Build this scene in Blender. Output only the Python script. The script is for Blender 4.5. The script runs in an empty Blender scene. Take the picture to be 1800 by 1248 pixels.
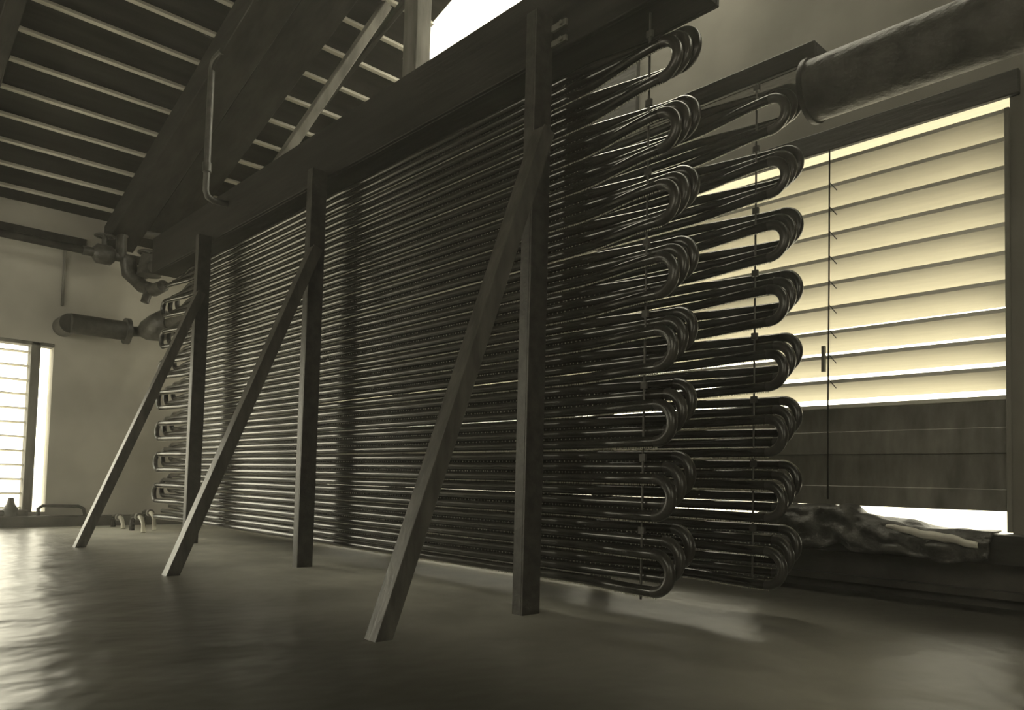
import bpy, bmesh, math, random
from mathutils import Matrix, Vector
import numpy as np
random.seed(7)
S = bpy.context.scene
COL = S.collection

# ------------------------------------------------------------------ camera
H = 0.585
yaw, pit, rol = 0.81749, 0.0501337, 0.0254346
cy, sy, cp, sp, cr, sr = math.cos(yaw), math.sin(yaw), math.cos(pit), math.sin(pit), math.cos(rol), math.sin(rol)
fw = Vector((-sy*cp, cy*cp, sp)); rt = Vector((cy, sy, 0)); up = rt.cross(fw)
X = rt*cr + up*sr; Y = -rt*sr + up*cr; Z = -fw
cam = bpy.data.objects.new('camera', bpy.data.cameras.new('camera')); COL.objects.link(cam)
cam.matrix_world = Matrix(((X.x, Y.x, Z.x, 0), (X.y, Y.y, Z.y, 0), (X.z, Y.z, Z.z, H), (0, 0, 0, 1)))
cam.data.sensor_fit = 'HORIZONTAL'; cam.data.sensor_width = 36
cam.data.lens = 36*1318.68/1800
cam.data.shift_y = (778.98-624)/1800
cam.data.clip_start = 0.02; cam.data.clip_end = 200
S.camera = cam

# ------------------------------------------------------------------ light and exposure
w = bpy.data.worlds.new('sky'); S.world = w; w.use_nodes = True
bg = w.node_tree.nodes['Background']; bg.inputs[0].default_value = (1.0, 0.94, 0.72, 1); bg.inputs[1].default_value = 6.3
S.view_settings.view_transform = 'Standard'; S.view_settings.look = 'None'
S.view_settings.gamma = 1; S.view_settings.use_curve_mapping = False
S.view_settings.exposure = 0.0
def area(name, loc, target, sx, sy_, power, col=(1, .93, .7)):
    l = bpy.data.lights.new(name, 'AREA'); l.shape = 'RECTANGLE'; l.size = sx; l.size_y = sy_; l.energy = power; l.color = col
    o = bpy.data.objects.new(name, l); COL.objects.link(o); o.location = loc
    o.rotation_euler = (Vector(target)-Vector(loc)).to_track_quat('-Z', 'Y').to_euler()
    return o
area('added_fill_front', (-0.6, -2.3, 2.3), (-2.2, 3.7, 1.9), 3.0, 1.4, 30)  # added fill lamp behind the camera; the front wall is solid
area('added_fill_near', (2.2, 0.6, 1.6), (-3.0, 2.6, 1.2), 1.6, 1.6, 16)  # added fill lamp at the near end, no opening there
area('added_fill_far', (-5.4, -2.3, 1.7), (-7.4, 2.2, 1.4), 2.2, 1.6, 52)  # added fill lamp to brighten the end wall, no opening behind it
area('daylight_skylight', (-3.0, 3.5, 4.9), (-3.2, 2.9, 0), 3.0, .8, 25)

# ------------------------------------------------------------------ materials
def nodes(m):
    m.use_nodes = True; nt = m.node_tree
    return nt, nt.nodes, nt.links, nt.nodes['Principled BSDF']
def mat(name, a, b, rough=.6, scale=8, stretch=(1, 1, 1), bump=.3, bdist=.01, metal=0, spec=.5, detail=6, rough2=None, lo=.35, hi=.65, coat=0):
    m = bpy.data.materials.new(name); nt, N, L, P = nodes(m)
    tc = N.new('ShaderNodeTexCoord'); mp = N.new('ShaderNodeMapping'); mp.inputs['Scale'].default_value = stretch
    L.new(tc.outputs['Object'], mp.inputs[0])
    n = N.new('ShaderNodeTexNoise'); n.inputs['Scale'].default_value = scale; n.inputs['Detail'].default_value = detail
    L.new(mp.outputs[0], n.inputs[0])
    r = N.new('ShaderNodeValToRGB'); r.color_ramp.elements[0].position = lo; r.color_ramp.elements[1].position = hi
    tint = (1, .965, .86)
    r.color_ramp.elements[0].color = (a*tint[0], a*tint[1], a*tint[2], 1); r.color_ramp.elements[1].color = (b*tint[0], b*tint[1], b*tint[2], 1)
    L.new(n.outputs[0], r.inputs[0]); L.new(r.outputs[0], P.inputs['Base Color'])
    P.inputs['Roughness'].default_value = rough; P.inputs['Metallic'].default_value = metal
    P.inputs['Specular IOR Level'].default_value = spec
    P.inputs['Coat Weight'].default_value = coat; P.inputs['Coat Roughness'].default_value = .12
    if rough2 is not None:
        mr = N.new('ShaderNodeMapRange'); mr.inputs[3].default_value = rough; mr.inputs[4].default_value = rough2
        L.new(n.outputs[0], mr.inputs[0]); L.new(mr.outputs[0], P.inputs['Roughness'])
    if bump:
        n2 = N.new('ShaderNodeTexNoise'); n2.inputs['Scale'].default_value = scale*3; n2.inputs['Detail'].default_value = 5
        L.new(mp.outputs[0], n2.inputs[0])
        bp = N.new('ShaderNodeBump'); bp.inputs['Strength'].default_value = bump; bp.inputs['Distance'].default_value = bdist
        L.new(n2.outputs[0], bp.inputs['Height']); L.new(bp.outputs[0], P.inputs['Normal'])
    return m
M = dict(
    pipe=mat('wet_black_pipe_iron', .02, .045, .13, 9, (.25, 6, 6), .02, .002, metal=.0, spec=.6, rough2=.22, coat=.2),
    bend=mat('wet_bend_iron', .024, .055, .24, 14, (1, 1, 1), .08, .002, spec=.6, rough2=.36, coat=.15),
    post=mat('riveted_dark_iron', .045, .085, .42, 25, (1, 1, 1), .5, .004, spec=.6),
    brace=mat('brace_iron', .06, .12, .4, 25, (1, 1, .3), .5, .004, spec=.6),
    trough=mat('trough_tarred_wood', .02, .04, .6, 6, (.3, 3, 3), .3, .006, spec=.3),
    drum=mat('scaled_rusty_sheet', .025, .09, .55, 7, (1, 1, 1), .9, .012, spec=.4),
    slat=mat('whitewashed_slat', .74, .8, .55, 10, (.4, 4, 4), .1, .003, spec=.3),
    white=mat('fold_highlight_white', .5, .7, .6, 12, (1, 1, 1), .2, .003, spec=.3),  # white colour of the painted fold highlight
    dark=mat('dark_timber', .03, .06, .6, 5, (.5, 4, 4), .4, .006, spec=.3),
    board=mat('wet_stained_board', .14, .30, .5, 5, (4, 1, 1.2), .4, .004, spec=.4, lo=.25, hi=.75),
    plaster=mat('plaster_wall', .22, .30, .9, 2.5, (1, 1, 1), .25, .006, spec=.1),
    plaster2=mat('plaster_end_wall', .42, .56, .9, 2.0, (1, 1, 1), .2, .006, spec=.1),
    roof=mat('roof_deck', .02, .045, .8, 4, (3, .4, 3), .3, .006, spec=.1),
    batten=mat('pale_batten_wood', .6, .85, .7, 6, (4, .5, 4), .3, .004, spec=.2),
    rafter=mat('smoked_rafter', .02, .05, .7, 4, (.5, 3, 3), .4, .006, spec=.2),
    wood=mat('grey_timber', .12, .26, .7, 6, (2, 2, .5), .4, .005, spec=.2),
    concrete=mat('wet_concrete', .06, .12, .5, 5, (1, 1, 1), .4, .008, spec=.4),
    cloth=mat('dark_wet_sacking', .025, .07, .55, 12, (1, 1, 1), .8, .01, spec=.5),
    ground=mat('pale_gravel', .5, .62, .9, 2, (1, 1, 1), 0, .01, spec=.1),
    cord=mat('cord', .03, .05, .8, 30, spec=.2),
    valve=mat('valve_iron', .05, .1, .4, 20, spec=.6),
)
def water_mat():
    m = bpy.data.materials.new('pool_water'); nt, N, L, P = nodes(m)
    P.inputs['Roughness'].default_value = .3; P.inputs['IOR'].default_value = 1.75
    tc = N.new('ShaderNodeTexCoord')
    mp = N.new('ShaderNodeMapping'); mp.inputs['Scale'].default_value = (1.2, 1.0, 1); mp.inputs['Rotation'].default_value = (0, 0, .5)
    L.new(tc.outputs['Object'], mp.inputs[0])
    n = N.new('ShaderNodeTexNoise'); n.inputs['Scale'].default_value = 2.2; n.inputs['Detail'].default_value = 3; L.new(mp.outputs[0], n.inputs[0])
    n2 = N.new('ShaderNodeTexNoise'); n2.inputs['Scale'].default_value = 22; n2.inputs['Detail'].default_value = 2; L.new(mp.outputs[0], n2.inputs[0])
    mul = N.new('ShaderNodeMath'); mul.operation = 'MULTIPLY_ADD'; mul.inputs[1].default_value = .02; L.new(n2.outputs[0], mul.inputs[0]); L.new(n.outputs[0], mul.inputs[2])
    bp = N.new('ShaderNodeBump'); bp.inputs['Strength'].default_value = .6; bp.inputs['Distance'].default_value = .05
    L.new(mul.outputs[0], bp.inputs['Height']); L.new(bp.outputs[0], P.inputs['Normal'])
    # aerated milky water under the dripping coils, spread wider as painted-in haze and brightness
    sep = N.new('ShaderNodeSeparateXYZ'); L.new(tc.outputs['Object'], sep.inputs[0])
    def band(c, wd):
        s = N.new('ShaderNodeMath'); s.operation = 'SUBTRACT'; s.inputs[1].default_value = c; L.new(sep.outputs[1], s.inputs[0])
        a = N.new('ShaderNodeMath'); a.operation = 'ABSOLUTE'; L.new(s.outputs[0], a.inputs[0])
        r = N.new('ShaderNodeMapRange'); r.interpolation_type = 'SMOOTHERSTEP'; r.inputs[1].default_value = 0.0; r.inputs[2].default_value = wd; r.inputs[3].default_value = 1; r.inputs[4].default_value = 0
        L.new(a.outputs[0], r.inputs[0]); return r
    b1 = band(2.05, 1.25)
    xr = N.new('ShaderNodeMapRange'); xr.interpolation_type = 'SMOOTHSTEP'; xr.inputs[1].default_value = -0.9; xr.inputs[2].default_value = -3.0
    xr.inputs[3].default_value = 0.3; xr.inputs[4].default_value = 1; L.new(sep.outputs[0], xr.inputs[0])
    f = N.new('ShaderNodeMath'); f.operation = 'MULTIPLY'; L.new(b1.outputs[0], f.inputs[0]); L.new(xr.outputs[0], f.inputs[1])
    nr = N.new('ShaderNodeMapRange'); nr.inputs[1].default_value = .3; nr.inputs[2].default_value = .7; nr.inputs[3].default_value = .6; nr.inputs[4].default_value = 1
    L.new(n.outputs[0], nr.inputs[0])
    f2 = N.new('ShaderNodeMath'); f2.operation = 'MULTIPLY'; L.new(f.outputs[0], f2.inputs[0]); L.new(nr.outputs[0], f2.inputs[1])
    mx = N.new('ShaderNodeMix'); mx.data_type = 'RGBA'; L.new(f2.outputs[0], mx.inputs[0])
    mx.inputs[6].default_value = (.05, .048, .04, 1); mx.inputs[7].default_value = (.9, .89, .8, 1)
    L.new(mx.outputs[2], P.inputs['Base Color'])
    rr = N.new('ShaderNodeMapRange'); rr.inputs[3].default_value = .32; rr.inputs[4].default_value = .5; L.new(f2.outputs[0], rr.inputs[0]); L.new(rr.outputs[0], P.inputs['Roughness'])
    return m
M['water'] = water_mat()
def drop_mat():
    m = bpy.data.materials.new('water_drops'); nt, N, L, P = nodes(m)
    P.inputs['Base Color'].default_value = (.95, .93, .82, 1); P.inputs['Roughness'].default_value = .1; P.inputs['IOR'].default_value = 1.33
    P.inputs['Transmission Weight'].default_value = .5
    return m
M['drop'] = drop_mat()

# ------------------------------------------------------------------ mesh helpers
class MB:
    def __init__(s): s.v = []; s.f = []; s.sm = []
    def add(s, vs, fs, smooth=False):
        o = len(s.v); s.v += [tuple(p) for p in vs]; s.f += [tuple(i+o for i in f) for f in fs]; s.sm += [smooth]*len(fs); return s
    def box(s, x0, x1, y0, y1, z0, z1):
        vs = [(x, y, z) for x in (x0, x1) for y in (y0, y1) for z in (z0, z1)]
        return s.add(vs, [(0, 1, 3, 2), (4, 6, 7, 5), (0, 4, 5, 1), (2, 3, 7, 6), (0, 2, 6, 4), (1, 5, 7, 3)])
    def bar(s, a, b, wx, wz, side=(1, 0, 0)):
        """rectangular bar from a to b; wx measured along 'side', wz along the third axis"""
        a = Vector(a); b = Vector(b); d = (b-a).normalized(); u = Vector(side); u = (u-d*u.dot(d)).normalized(); v = d.cross(u)
        vs = []
        for p in (a, b):
            for i, j in ((-1, -1), (1, -1), (1, 1), (-1, 1)): vs.append(p+u*(wx/2*i)+v*(wz/2*j))
        return s.add(vs, [(3, 2, 1, 0), (4, 5, 6, 7), (0, 1, 5, 4), (1, 2, 6, 5), (2, 3, 7, 6), (3, 0, 4, 7)])
    def tube(s, pts, r, n=12, cap=True, rs=None):
        pts = [Vector(p) for p in pts]; rs = rs or [r]*len(pts); vs = []; u = None
        for i, p in enumerate(pts):
            d = (pts[min(i+1, len(pts)-1)]-pts[max(i-1, 0)]).normalized()
            if u is None:
                u = Vector((0, 0, 1)) if abs(d.z) < .9 else Vector((1, 0, 0))
            u = (u-d*u.dot(d)).normalized(); v = d.cross(u)
            for k in range(n):
                t = 2*math.pi*k/n; vs.append(p+(u*math.cos(t)+v*math.sin(t))*rs[i])
        fs = [(i*n+k, i*n+(k+1) % n, (i+1)*n+(k+1) % n, (i+1)*n+k) for i in range(len(pts)-1) for k in range(n)]
        s.add(vs, fs, True)
        if cap: s.add([vs[k] for k in range(n)][::-1], [tuple(range(n))]); s.add(vs[-n:], [tuple(range(n))])
        return s
    def build(s, name, m, parent=None):
        me = bpy.data.meshes.new(name); me.from_pydata(s.v, [], s.f); me.validate()
        if len(me.polygons) == len(s.sm): me.polygons.foreach_set('use_smooth', s.sm)
        me.update(); me.materials.append(M[m] if isinstance(m, str) else m)
        if isinstance(m, str) is False: pass
        bm = bmesh.new(); bm.from_mesh(me); bmesh.ops.recalc_face_normals(bm, faces=bm.faces); bm.to_mesh(me); bm.free()
        o = bpy.data.objects.new(name, me); COL.objects.link(o)
        if parent is not None:
            o.parent = parent; o.matrix_parent_inverse = Matrix.Translation(-Vector(parent.location))
        return o
def bevel(o, w=.004, seg=1):
    b = o.modifiers.new('bevel', 'BEVEL'); b.width = w; b.segments = seg; b.limit_method = 'ANGLE'; return o
def thing(name, label, cat, loc, group=None):
    o = bpy.data.objects.new(name, None); COL.objects.link(o); o.location = loc; o.empty_display_size = .1
    o['label'] = label; o['category'] = cat
    if group: o['group'] = group
    return o
def tag(o, label, cat, group=None, kind=None):
    o['label'] = label; o['category'] = cat
    if group: o['group'] = group
    if kind: o['kind'] = kind
    return o
def struct(o, label=None, cat=None):
    o['kind'] = 'structure'
    if label: o['label'] = label
    if cat: o['category'] = cat
    return o
def shift(o, loc):
    """copy placed by moving: copies keep their mesh in world units, the root empty moves"""
    o.location = Vector(loc); return o
def copy_tree(root, loc):
    r = root.copy(); COL.objects.link(r); r.location = loc
    for ch in list(root.children):
        c = ch.copy(); COL.objects.link(c); c.parent = r
        for g in ch.children:
            d = g.copy(); COL.objects.link(d); d.parent = c
    return r

# ------------------------------------------------------------------ dimensions
WZ = .10            # water level
XE = -7.4           # end wall (inner face)
YB = 3.70           # back wall (inner face)
YF, XN = -2.6, 2.4  # walls behind the camera
RS = .3             # roof slope along x
def roofz(x): return 2.80 + RS*(x-XE)
ZT = 2.27

# ------------------------------------------------------------------ setting
struct(MB().box(XE-.2, XN+.2, YF-.2, YB+.2, -.4, -.25).build('floor', 'concrete'), 'concrete floor of the cooling pan under the water', 'floor')
struct(MB().box(XE-.2, 60, YB+.2, 90, -.5, -.35).box(-90, XE-.2, -60, 90, -.5, -.35).build('ground_outside', 'ground'), 'pale ground outside the louvered openings', 'ground')
# back wall: pillars and head round two louvered openings, clerestory above
OP = [(-3.55, -.86), (-6.95, -3.75)]
Z0, Z1 = .42, 2.25
mb = MB()
mb.box(-.86, XN+.2, YB, YB+.14, Z0-.12, 3.35); mb.box(-3.75, -3.55, YB, YB+.14, Z0-.12, 3.35); mb.box(XE-.2, -6.95, YB, YB+.14, Z0-.12, 3.35)
mb.box(-3.55, -.86, YB, YB+.14, Z1+.14, 3.35); mb.box(-2.3, XN+.2, YB, YB+.14, 3.35, 4.0); mb.box(-6.95, -3.75, YB, YB+.14, Z1+.14, 3.35)
struct(bevel(MB().box(XE, XN, YB, YB+.14, -.25, Z0-.12).build('trim_plinth', 'concrete'), .004), 'dark wet plinth below the sill of the back wall', 'plinth')
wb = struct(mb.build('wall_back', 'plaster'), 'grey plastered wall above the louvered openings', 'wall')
struct(bevel(MB().box(XE, -2.85, YB-.04, YB, 2.40, 3.33).build('trim_dark_panel', 'dark')), 'dark panel high on the back wall behind the coils', 'panel')  # added dark panel covering the upper wall behind the coils
# added eaves to block sky from the upper slats; pale soffit brightens head gap
struct(MB().add([(-8, YB+.1, 2.78), (3, YB+.1, 2.78), (3, YB+1.9, 2.30), (-8, YB+1.9, 2.30), (-8, YB+.1, 2.84), (3, YB+.1, 2.84), (3, YB+1.9, 2.36), (-8, YB+1.9, 2.36)],
               [(3, 2, 1, 0), (4, 5, 6, 7), (0, 1, 5, 4), (1, 2, 6, 5), (2, 3, 7, 6), (3, 0, 4, 7)]).build('trim_added_eaves', 'slat'), 'added whitewashed eaves outside, blocking sky above the slats', 'added eaves')
# head timber and bright lip
struct(bevel(MB().box(-6.95, -.82, YB-.03, YB, Z1+.04, Z1+.15).build('trim_head_timber', 'dark')), 'dark head timber over the louvers', 'beam')
# sill timber and board below
struct(bevel(MB().box(XE, -.70, YB-.13, YB+.02, .29, Z0-.005).build('trim_sill', 'dark')), 'dark sill timber under the boards', 'sill')
struct(bevel(MB().box(XE, XN, YB-.05, YB+.02, .14, .175).build('trim_base', 'concrete')), 'low ledge of the pan at the water line', 'ledge')

def louver_window(name, x0, x1, label):
    fr = MB()
    fr.box(x0, x0+.03, YB-.01, YB+.2, Z0, Z1); fr.box(x1-.02, x1, YB-.01, YB+.2, Z0, Z1)
    o = struct(bevel(fr.build(name, 'plaster'), .003), label, 'window')
    p = .1247; zin = 1.003; first = None
    for k in range(11):
        zi = zin+k*p
        if zi+.0 > Z1+.02: break
        t, dd, h = .018, .2, .0585
        m = MB(); a, b = x0+.03, x1-.02
        vs = []
        for xx in (a, b): vs += [(xx, YB+.0, zi), (xx, YB+dd, zi-h), (xx, YB+dd, zi-h-t), (xx, YB+.0, zi-t)]
        m.add(vs, [(0, 1, 2, 3), (7, 6, 5, 4), (0, 4, 5, 1), (1, 5, 6, 2), (2, 6, 7, 3), (3, 7, 4, 0)])
        s = m.build('slat', 'slat', o)
    return o
louver_window('window_1', -3.55, -.86, 'wide louvered opening behind the rear coils, white slats with bright gaps')
louver_window('window_2', -6.95, -3.75, 'louvered opening in the back wall seen only through the far coils')
# boards under the slats
for (x0, x1) in OP:
    for z0, z1, yy in ((.508, .602, .0), (.598, .765, .012), (.755, .868, .0), (.860, .990, .012)):
        bevel(MB().box(x0+.03, x1-.02, YB+yy+.0, YB+yy+.02, z0, z1).build('board', 'board', wb), .003)

# end wall with a louvered window
wy0, wy1, wz0, wz1 = -1.2, 1.50, .22, 1.66
mb = MB(); mb.box(XE-.16, XE, YF-.2, wy0, -.25, 3.0); mb.box(XE-.16, XE, wy1, YB+.14, -.25, 3.0)
mb.box(XE-.16, XE, wy0, wy1, -.25, wz0); mb.box(XE-.16, XE, wy0, wy1, wz1, 3.0)
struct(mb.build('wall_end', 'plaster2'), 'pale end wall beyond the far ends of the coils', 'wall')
mb = MB(); mb.box(XE-.12, XE+.02, 1.33, 1.40, wz0, wz1); mb.box(XE-.12, XE+.02, wy0, wy0+.05, wz0, wz1); mb.box(XE-.12, XE+.02, wy0, wy1, wz1-.03, wz1)
w3 = struct(bevel(mb.build('window_3', 'wood'), .004), 'bright slatted window at the far left in the end wall', 'window')
k = 0; z = wz0+.03
while z < wz1-.05:
    m = MB(); vs = []
    for yy in (wy0+.05, 1.33): vs += [(XE-.04, yy, z+.012), (XE-.07, yy, z+.0), (XE-.07, yy, z-.006), (XE-.04, yy, z+.006)]
    m.add(vs, [(0, 1, 2, 3), (7, 6, 5, 4), (0, 4, 5, 1), (1, 5, 6, 2), (2, 6, 7, 3), (3, 7, 4, 0)]); m.build('slat', 'slat', w3); z += .12
# raised panel joints on the end wall
struct(bevel(MB().box(XE, XE+.03, YF, 1.70, 2.555, 2.62).build('trim_rail', 'rafter')), 'dark rail high along the end wall', 'rail')
struct(bevel(MB().box(XE, XE+.02, 1.53, 1.55, 2.0, 2.50).build('trim_panel_edge', 'wood')), 'vertical edge of the wall panel above the far window', 'trim')
# pan curb along the end wall
struct(bevel(MB().box(XE, XE+.12, YF, YB, -.25, .19).build('trim_curb', 'concrete'), .01), 'dark curb of the pan at the foot of the end wall', 'curb')
# walls behind the camera
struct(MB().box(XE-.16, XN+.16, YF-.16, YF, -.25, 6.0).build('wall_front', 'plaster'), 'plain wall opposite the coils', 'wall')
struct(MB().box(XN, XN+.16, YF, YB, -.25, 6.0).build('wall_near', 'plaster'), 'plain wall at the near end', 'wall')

# roof: deck, battens, rafters; skylight left open next to the back wall
xs, ys = -4.55, 3.05
mb = MB()
def slab(x0, x1, y0, y1, dz0, dz1):
    vs = []
    for x in (x0, x1):
        for y in (y0, y1):
            for d in (dz0, dz1): vs.append((x, y, roofz(x)+d))
    mb.add(vs, [(0, 1, 3, 2), (4, 6, 7, 5), (0, 4, 5, 1), (2, 3, 7, 6), (0, 2, 6, 4), (1, 5, 7, 3)])
slab(XE-.2, XN+.2, YF-.2, ys, .03, .08); slab(XE-.2, xs, ys, YB+.2, .03, .08); slab(-1.4, XN+.2, ys, YB+.2, .03, .08)
ceil = struct(mb.build('ceiling', 'roof'), 'dark boarded roof sloping up from the end wall', 'ceiling')
x = XE+.2
bl = {}
while x < 1.5:
    ye = YB if (x < xs or x > -1.4) else ys
    key = ye
    mb = MB(); mb.box(-.014, .014, YF, ye, .004, .031)
    if key in bl:
        o = bpy.data.objects.new('batten', bl[key]); COL.objects.link(o); o.parent = ceil
    else:
        o = mb.build('batten', 'batten', ceil); bl[key] = o.data
    o.matrix_parent_inverse = Matrix.Identity(4); o.location = (x, 0, roofz(x)); o.rotation_euler = (0, -math.atan(RS), 0)
    x += .275
def rafter(y, wd, dp, x0=XE, x1=XN, drop=.03):
    m = MB(); m.bar((x0, y, roofz(x0)-drop-dp/2), (x1, y, roofz(x1)-drop-dp/2), wd, dp, side=(0, 1, 0)); return bevel(m.build('rafter', 'rafter', ceil), .005)
for y, wd, dp in ((-1.6, .10, .14), (-.4, .10, .14), (.75, .10, .14), (1.96, .24, .20), (2.27, .30, .12), (2.74, .035, .05)):
    rafter(y, wd, dp, drop=.02)

# ------------------------------------------------------------------ water
wmesh = MB(); wmesh.add([(XE+.12, YF, WZ), (XN, YF, WZ), (XN, YB, WZ), (XE+.12, YB, WZ)], [(0, 1, 2, 3)])
tag(wmesh.build('pool_water', 'water'), 'blurred dark pool of water filling the pan below the coils', 'water', kind='stuff')

# ------------------------------------------------------------------ coils
R_, PIT, NR = .018, .1228, 16
XNEAR, XFAR = -1.472, -6.27
TL = .42
def sst(t): t = max(0, min(1, t)); return t*t*(3-2*t)
def run_y(x, dy):
    """the runs of the three coils lie in one plane; near the ends each coil swings out so its bends clear the others"""
    return dy*(1-sst((XNEAR-x)/TL)+1-sst((x-XFAR)/TL))
def make_coil(dy, seed):
    t = thing('pipe_coil', '', 'coil', (0, 0, 0))
    xs_ = [XFAR+TL*q/20 for q in range(21)]+[XNEAR-TL*q/20 for q in range(20, -1, -1)]
    pts = [(x, run_y(x, dy), 0) for x in xs_]
    pm = bmN = bmF = None
    for r in range(NR):
        if pm is None:
            o = MB().tube(pts, R_, 14, cap=False).build('pipe', 'pipe', t); pm = o.data
        else:
            o = bpy.data.objects.new('pipe', pm); COL.objects.link(o); o.parent = t
        o.location = (0, 0, r*PIT)
    def arc(sign):
        a = []
        for k in range(15):
            th = -math.pi/2+math.pi*k/14; a.append((sign*math.cos(th)*PIT/2, dy, PIT/2+math.sin(th)*PIT/2))
        return a
    for r in range(0, NR-1):
        near = (r % 2 == 0)
        if near:
            if bmN is None: o = MB().tube([(-.004, dy, 0)]+arc(1)+[(-.004, dy, PIT)], R_*1.04, 14, cap=False).build('return_bend', 'bend', t); bmN = o.data
            else: o = bpy.data.objects.new('return_bend', bmN); COL.objects.link(o); o.parent = t
            o.location = (XNEAR, 0, r*PIT)
        else:
            if bmF is None: o = MB().tube([(.004, dy, 0)]+arc(-1)+[(.004, dy, PIT)], R_*1.04, 14, cap=False).build('return_bend', 'bend', t); bmF = o.data
            else: o = bpy.data.objects.new('return_bend', bmF); COL.objects.link(o); o.parent = t
            o.location = (XFAR, 0, r*PIT)
    mb = MB(); rnd = random.Random(seed)
    for r in range(NR):
        x = XFAR
        while x < XNEAR:
            x += rnd.uniform(.005, .010) if seed == 11 else rnd.uniform(.013, .026); q = rnd.uniform(.0026, .0036) if seed == 11 else rnd.uniform(.0018, .0032); z = r*PIT-R_-q*.5; y = run_y(x, dy)
            vs = [(x-q, y, z), (x+q, y, z), (x, y-q, z), (x, y+q, z), (x, y, z-q*1.3), (x, y, z+q)]
            mb.add(vs, [(0, 2, 4), (2, 1, 4), (1, 3, 4), (3, 0, 4), (2, 0, 5), (1, 2, 5), (3, 1, 5), (0, 3, 5)], True)
    o = mb.build('water_drops', 'drop', t); o['kind'] = 'stuff'
    return t
DY = (-.055, 0.0, .055); DZ = (0, .0400, .0800)
labs = [('frontmost pipe coil of the front bank, its return bends nearest the viewer and lowest', 'foremost pipe coil of the rear bank, its lowest bend above the dark pool'),
        ('middle pipe coil of the front bank, bends just behind and above the frontmost', 'middle pipe coil of the rear bank, its bends nested between two others'),
        ('hindmost pipe coil of the front bank, its bends showing furthest right and highest', 'hindmost pipe coil of the rear bank, nearest the louvered opening')]
YC1, YC2 = 2.085, 2.665
for i in range(3):
    c = make_coil(DY[i], 11+i); c.location = (0, YC1, .235+DZ[i]); c['label'] = labs[i][0]; c['group'] = 'pipe coils of the front bank'
    d = copy_tree(c, (.085, YC2, .225+DZ[i])); d['label'] = labs[i][1]; d['group'] = 'pipe coils of the rear bank'

# ------------------------------------------------------------------ posts, braces
def post(x, y, ztop, label, group, wx=.055, dy=.09):
    """upright channel: web on the +x side, flanges towards -x"""
    t = thing('channel_post', label, 'post', (x, y, -.25), group)
    th = .009
    bevel(MB().box(x-th, x, y, y+dy, -.25, ztop).build('web', 'post', t), .0015)
    bevel(MB().box(x-wx, x-th, y, y+th, -.25, ztop).build('flange', 'post', t), .0015)
    bevel(MB().box(x-wx, x-th, y+dy-th, y+dy, -.25, ztop).build('flange', 'post', t), .0015)
    return t
PX = [(-1.955, 'near', 'nearest iron post in front of the coils, with the longest slanting brace'),
      (-3.66, 'mid', 'second iron post from the near end, between the dark and the bright bay'),
      (-5.27, 'far', 'farthest iron post by the far ends of the coils')]
for x, _, lab in PX:
    t = post(x, 1.905, 2.36 if x > -3 else 2.25, lab, 'posts in front of the front bank')
    if x > -3:
        m = MB(); m.box(x, x+.075, 1.985, 1.996, 2.30, 2.325); m.box(x, x+.075, 1.985, 1.996, 2.24, 2.262); m.tube([(x+.055, 1.975, 2.313), (x+.055, 1.997, 2.313)], .009, 6); m.tube([(x+.055, 1.975, 2.25), (x+.055, 1.997, 2.25)], .009, 6)
        m.build('bracket', 'wood', t)
for x, lab in ((-2.35, 'iron post behind the rear bank, nearest of its row'), (-4.1, 'iron post behind the rear bank, second of its row'), (-5.7, 'iron post behind the rear bank, farthest of its row')):
    post(x, 2.80, 2.26, lab, 'posts behind the rear bank')
def brace(x, lab, ztop, xoff):
    a = Vector((x+.02, 1.15, -.25)); b = Vector((x+.035, 1.895, ztop))
    # direction through the water-line foot at y=1.25
    f = Vector((x+xoff, 1.25, WZ)); d = (b-f).normalized(); a = f-d*((f.z+.25)/d.z)
    t = thing('angle_brace', lab, 'brace', a, 'slanting braces of the front posts')
    u = Vector((1, 0, 0)); v = d.cross(u).normalized()
    w1 = .062
    bevel(MB().bar(a, b, w1, .008, side=(1, 0, 0)).build('flange', 'brace', t), .0015)
    off = u*(w1/2-.004)+Vector((0, 1, 0))*.028
    bevel(MB().bar(a+off, b+off, .008, .056, side=(1, 0, 0)).build('web', 'brace', t), .0015)
    m = MB().tube([b+Vector((-.0, -.012, -.04)), b+Vector((-.0, .02, -.04))], .014, 6); m.build('bolt', 'post', t)
    return t
brace(-1.955, 'nearest slanting iron brace, its foot in the water in the foreground', 1.88, .03)
brace(-3.66, 'middle slanting iron brace leaning to the second post', 1.80, -.03)
brace(-5.27, 'farthest slanting iron brace, thin and dark against the end wall', 1.83, -.05)

# ------------------------------------------------------------------ troughs
def trough(x0, x1, y0, y1, z0, z1, label):
    t = thing('water_trough', label, 'trough', ((x0+x1)/2, (y0+y1)/2, z0), None); th = .02
    bevel(MB().box(x0, x1, y0, y0+th, z0, z1).build('side_board', 'trough', t), .003)
    bevel(MB().box(x0, x1, y1-th, y1, z0, z1).build('side_board', 'trough', t), .003)
    bevel(MB().box(x0, x1, y0+th, y1-th, z0, z0+th).build('bottom_board', 'trough', t), .003)
    bevel(MB().box(x1-th, x1, y0+th, y1-th, z0+th, z1).build('end_board', 'trough', t), .003)
    bevel(MB().box(x0, x0+th, y0+th, y1-th, z0+th, z1).build('end_board', 'trough', t), .003)
    return t
ft = trough(-6.55, -1.36, 1.997, 2.20, 2.225, 2.52, 'long dark water trough above the front bank of coils')
trough(-6.5, -1.24, 2.66, 2.795, 2.185, 2.262, 'shallow dark trough above the rear bank, its end showing at the right')

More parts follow.
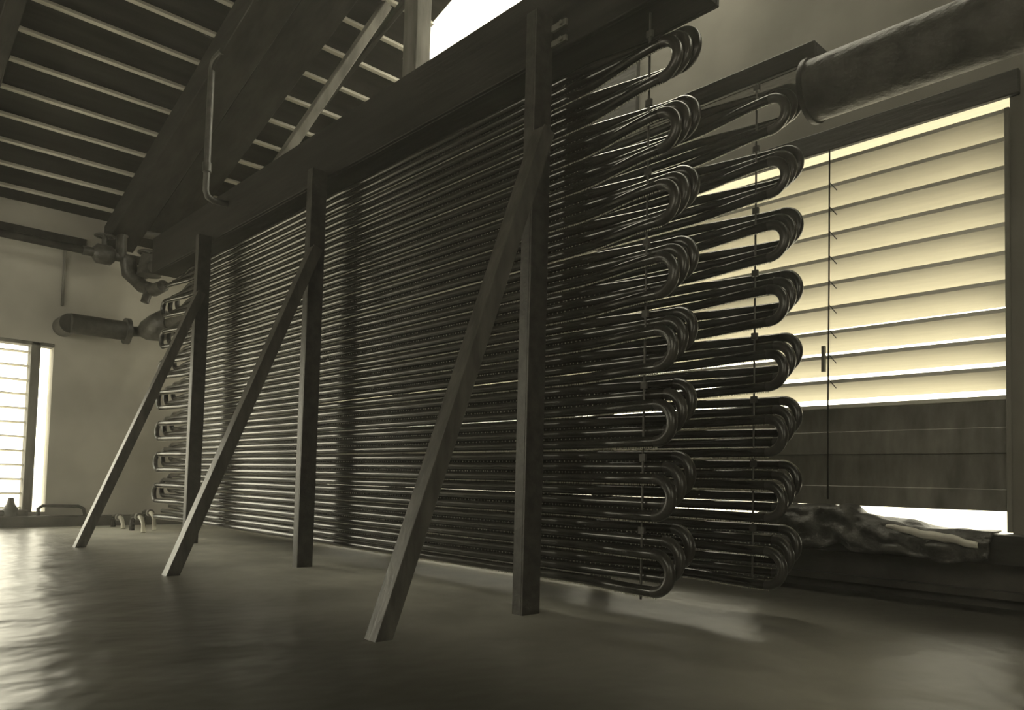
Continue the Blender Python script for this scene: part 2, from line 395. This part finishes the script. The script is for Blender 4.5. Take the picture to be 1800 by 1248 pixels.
# hanger bars between the coils near their near ends
for y, x, lab, z1 in ((YC1-.0275, -1.545, 'thin hanger bar between the near ends of the front bank coils', 2.225), (YC2-.0275, -1.46, 'thin hanger bar between the near ends of the rear bank coils', 2.165)):
    t = thing('hanger_bar', lab, 'hanger', (x, y, .1))
    MB().tube([(x, y, .2), (x, y, z1)], .004, 8).build('bar', 'valve', t)
    for k in range(8):
        zc = .235+PIT*(2*k+1.5)+.01
        if zc < z1: MB().box(x-.012, x+.012, y-.0055, y+.0055, zc-.012, zc+.012).build('clip', 'post', t)

# ------------------------------------------------------------------ big supply pipe at right
t = thing('supply_main', 'large scaly supply pipe running off to the right from the end of the rear trough', 'pipe', (-1.2, 2.68, 2.08))
zc, yc, rr, n = 2.08, 2.69, .112, 36
mb = MB(); mb.tube([(-1.25+.365*i, yc, zc) for i in range(11)], rr, n, cap=True); mb.build('barrel', 'drum', t)
MB().tube([(-1.275, yc, zc), (-1.268, yc, zc), (-1.25, yc, zc)], rr, n, rs=[rr-.01, rr+.008, rr+.008]).build('end_cap', 'trough', t)

# ------------------------------------------------------------------ cord with hooks, catch
t = thing('cord', 'thin vertical cord hanging in front of the white slats', 'cord', (-1.632, YB-.03, Z0))
MB().tube([(-1.632, YB-.025, Z1+.05), (-1.630, YB-.03, 1.6), (-1.633, YB-.03, .9), (-1.631, YB-.03, .535)], .0042, 6).build('line', 'cord', t)
for k in range(9):
    z = 1.003+.1247*(k+1)
    MB().tube([(-1.632, YB-.025, z), (-1.60, YB-.012, z-.045)], .0022, 5).build('hook', 'cord', t)
o = MB().box(-1.672, -1.655, YB-.02, YB-.004, 1.17, 1.30).build('slat_catch', 'wood'); tag(o, 'small upright wooden catch on the slats just left of the cord', 'catch')

# ------------------------------------------------------------------ sacking on the sill
def sacking():
    prof = [(-1.95, .47), (-1.80, .505), (-1.66, .513), (-1.57, .505), (-1.53, .520), (-1.49, .512), (-1.45, .475), (-1.36, .462), (-1.25, .452), (-1.13, .430), (-1.0, .420), (-.90, .420)]
    nx, ny = 90, 16; mb = MB(); vs = []; rnd = random.Random(5)
    def ztop(x):
        for (a, za), (b, zb) in zip(prof, prof[1:]):
            if a <= x <= b: return za+(zb-za)*(x-a)/(b-a)
        return prof[-1][1]
    for i in range(nx+1):
        x = -1.95+1.05*i/nx; zt = ztop(x)
        s = (x+1.95)/1.05
        for j in range(ny+1):
            u = j/ny
            hang = .30-.17*s
            f = .012*math.sin(9*x+7*u)+.009*math.sin(23*x-5*u*3)+.006*math.sin(41*x+11*u)
            if u < .35:
                q = u/.35; y = YB-.005-.13*q; z = zt-.01*q+f*.5*(1 if q > .1 else 0)
            else:
                q = (u-.35)/.65; y = YB-.135-.05*math.sin(q*1.6)-abs(f)*1.5; z = zt-.01-q*hang*.75+f*.4
            if u < .35 and z < Z0+.004: z = Z0+.004+.3*abs(f)
            vs.append((x, y, z))
    fs = [(i*(ny+1)+j, i*(ny+1)+j+1, (i+1)*(ny+1)+j+1, (i+1)*(ny+1)+j) for i in range(nx) for j in range(ny)]
    mb.add(vs, fs, True); o = mb.build('sacking', 'cloth')
    s = o.modifiers.new('solid', 'SOLIDIFY'); s.thickness = .006
    o['_'] = 0; del o['_']
    tag(o, 'dark wet sacking heaped on the sill under the boards', 'cloth')
    f = MB(); vs = []; n = 40
    for i in range(n+1):
        u = i/n; x = -1.30+.36*u; wv = .005*math.sin(11*u)+.003*math.sin(27*u)
        zc = .425-.055*u+wv*.6; hw = .006+.016*u*(1.15-u)*2
        for j in range(5):
            a = j/4*math.pi; vs.append((x, YB-.178-.012*math.sin(a)-.006*math.sin(9*u), zc+hw*math.cos(a)))
    f.add(vs, [(i*5+j, i*5+j+1, (i+1)*5+j+1, (i+1)*5+j) for i in range(n) for j in range(4)], True)
    p = f.build('painted_fold_highlight', 'white', o); m = p.modifiers.new('solid', 'SOLIDIFY'); m.thickness = .003; p['label'] = 'pale strip painted in as the highlight on a wet fold'  # white strip standing in for the bright highlight along the sacking fold
    return o
sacking()

# ------------------------------------------------------------------ roof framing above the trough
STR = Vector((-4.15, 2.65, 3.73))
o = bevel(MB().bar((-4.56, 2.09, 2.53), STR, .06, .06, side=(0, 1, 0)).build('roof_strut', 'wood'), .004)
tag(o, 'pale slanting roof strut standing on the front trough', 'beam')
o = bevel(MB().box(-3.50, -3.37, 2.35, 2.45, 2.30, roofz(-3.45)+.0).build('roof_post', 'wood'), .004)
tag(o, 'upright timber post left of the bright skylight', 'post')
t = thing('riser_pipe', 'tall dark riser pipe with an elbow at its top, rising before the trough', 'pipe', (-5.03, 1.85, 2.3))
el = [(-5.03, 1.9975, 2.42), (-5.03, 1.90, 2.42), (-5.03, 1.865, 2.435), (-5.03, 1.85, 2.47), (-5.03, 1.85, 3.28)]+[(-5.03+.08*(1-math.cos(a)), 1.85, 3.28+.08*math.sin(a)) for a in (math.pi/8, math.pi/4, 3*math.pi/8, math.pi/2)]+[(-4.85, 1.85, 3.36)]
MB().tube(el, .022, 14).build('tube', 'valve', t); MB().tube([(-5.03, 1.85, 2.6), (-5.03, 1.85, 2.66)], .03, 14).build('coupling', 'valve', t)

# ------------------------------------------------------------------ end wall pipework
def wheel(cx, cyy, cz, r, axis, t, spokes=4):
    mb = MB(); pts = []
    for k in range(17):
        a = 2*math.pi*k/16
        pts.append((cx+r*math.cos(a), cyy+r*math.sin(a), cz) if axis == 'z' else (cx, cyy+r*math.cos(a), cz+r*math.sin(a)))
    mb.tube(pts, r*.13, 8, cap=False)
    for k in range(spokes):
        a = 2*math.pi*k/spokes
        e = (cx+r*math.cos(a), cyy+r*math.sin(a), cz) if axis == 'z' else (cx, cyy+r*math.cos(a), cz+r*math.sin(a))
        mb.tube([(cx, cyy, cz), e], r*.08, 6)
    return mb.build('handwheel', 'valve', t)
XP = -7.15
t = thing('valve_manifold', 'dark cluster of valves and fittings above the far ends of the coils', 'valve', (XP, 1.9, 2.3))
MB().tube([(XP, 1.62, 2.46), (XP, 2.35, 2.47)], .04, 14).build('pipe', 'valve', t)
MB().tube([(XP, 1.70, 2.46), (XP, 1.73, 2.46), (XP, 1.84, 2.46), (XP, 1.87, 2.46)], .08, 16, rs=[.05, .085, .085, .05]).build('valve_body', 'valve', t)
MB().tube([(XP, 1.785, 2.46), (XP, 1.785, 2.62)], .022, 10).build('stem', 'valve', t); wheel(XP, 1.785, 2.62, .075, 'z', t)
MB().tube([(XP, 1.92, 2.46), (XP, 1.92, 2.66), (XP, 2.0, 2.72), (XP, 2.25, 2.74)], .045, 14).build('elbow', 'valve', t)
MB().tube([(XP, 1.98, 2.46), (XP, 2.0, 2.34), (XP+.1, 2.08, 2.22), (XP+.3, 2.12, 2.16), (XP+.52, 2.12, 2.16)], .055, 14, rs=[.07, .07, .06, .055, .05]).build('elbow', 'valve', t)
MB().tube([(XP+.25, 2.1, 2.2), (XP+.25, 2.06, 2.05)], .04, 12, rs=[.04, .035]).build('drain_cock', 'valve', t)
MB().tube([(XP+.2, 2.1, 2.3), (XP+.2, 2.1, 2.48)], .09, 14, rs=[.1, .07]).build('valve_body', 'valve', t); wheel(XP+.2, 2.1, 2.5, .09, 'z', t)
MB().tube([(XP, 2.10, 2.36), (XP+.595, 2.14, 2.36)], .06, 14).build('pipe', 'valve', t)
o = MB().tube([(XP, YF, 2.49), (XP, 1.62, 2.46)], .032, 14).build('wall_pipe', 'rafter'); tag(o, 'thin dark pipe running high along the end wall to the valves', 'pipe')
t = thing('header_pipe', 'thick dark pipe with flange and valve along the end wall below the valve cluster', 'pipe', (XP, 1.9, 1.87))
MB().tube([(XP, 1.56, 1.82), (XP, 1.98, 1.82)], .085, 20).build('pipe', 'post', t)
MB().tube([(XP, 1.98, 1.82), (XP, 2.02, 1.82)], .115, 20).build('flange', 'valve', t)
MB().tube([(XP, 2.02, 1.82), (XP, 2.05, 1.825), (XP+.02, 2.10, 1.83), (XP+.08, 2.14, 1.84), (XP+.20, 2.2, 1.86), (XP+.32, 2.22, 1.88), (XP+.36, 2.24, 1.88)], .05, 18, rs=[.06, .045, .045, .09, .125, .12, .07]).build('valve_body', 'valve', t)
MB().tube([(XP+.36, 2.24, 1.88), (XP+.85, 2.24, 1.90)], .055, 14).build('outlet', 'valve', t)
MB().tube([(XP, 1.56, 1.82), (XP-.25, 1.56, 1.82)], .085, 16).build('wall_stub', 'post', t)
# fittings on the curb at the far left
t = thing('curb_valve', 'small dark valve with round top on the curb before the far window', 'valve', (XE+.06, 1.22, .19))
MB().tube([(XE+.06, 1.10, .21), (XE+.06, 1.36, .21)], .035, 12).build('pipe', 'valve', t)
MB().tube([(XE+.06, 1.24, .19), (XE+.06, 1.24, .25), (XE+.06, 1.24, .29), (XE+.06, 1.24, .34)], .03, 12, rs=[.06, .055, .03, .02]).build('valve_body', 'valve', t)
t = thing('curb_rail', 'low bent pipe loop along the curb right of the far window', 'pipe', (XE+.05, 1.6, .19))
MB().tube([(XE+.05, 1.44, .18), (XE+.05, 1.44, .25), (XE+.05, 1.47, .275), (XE+.05, 1.74, .27), (XE+.05, 1.78, .25), (XE+.05, 1.80, .18)], .014, 10).build('pipe', 'valve', t)
# outlet stubs by the lower far ends of the coils
for i, (x, y, z, lab) in enumerate(((-6.55, 1.97, .22, 'wet outlet stub under the far end of the frontmost coil'), (-6.76, 2.12, .24, 'wet outlet elbow further out beyond the far coil ends'), (-7.03, 1.96, .19, 'wet outlet stub farthest from the coils, close to the curb'))):
    t = thing('outlet_pipe', lab, 'pipe', (x, y, z-.3), 'outlet pipes at the far end')
    MB().tube([(x-.08, y, -.25), (x-.08, y, z-.03), (x-.06, y, z-.005), (x-.03, y, z), (x+.08, y, z)], .021, 12).build('pipe', 'pipe', t)
    MB().tube([(x+.06, y, z), (x+.10, y, z)], .03, 12).build('coupling', 'wood', t)
    MB().tube([(x+.10, y, z), (x+.15, y, z-.012), (x+.19, y, z-.05), (x+.205, y, WZ+.002)], .016, 8, rs=[.019, .018, .015, .02]).build('water_jet', 'drop', t)

# ------------------------------------------------------------------ mist in the room
hz = bpy.data.materials.new('mist'); hz.use_nodes = True; nt = hz.node_tree; nt.nodes.clear()
vo = nt.nodes.new('ShaderNodeVolumeScatter'); vo.inputs['Density'].default_value = .017; vo.inputs['Anisotropy'].default_value = .45
vo.inputs['Color'].default_value = (1, .98, .9, 1)
ou = nt.nodes.new('ShaderNodeOutputMaterial'); nt.links.new(vo.outputs[0], ou.inputs['Volume'])
mo = MB().box(XE+.125, XN-.01, YF+.01, YB-.14, WZ+.005, 2.79).build('mist', hz)
struct(mo, 'thin mist hanging in the room around the dripping coils', 'mist')
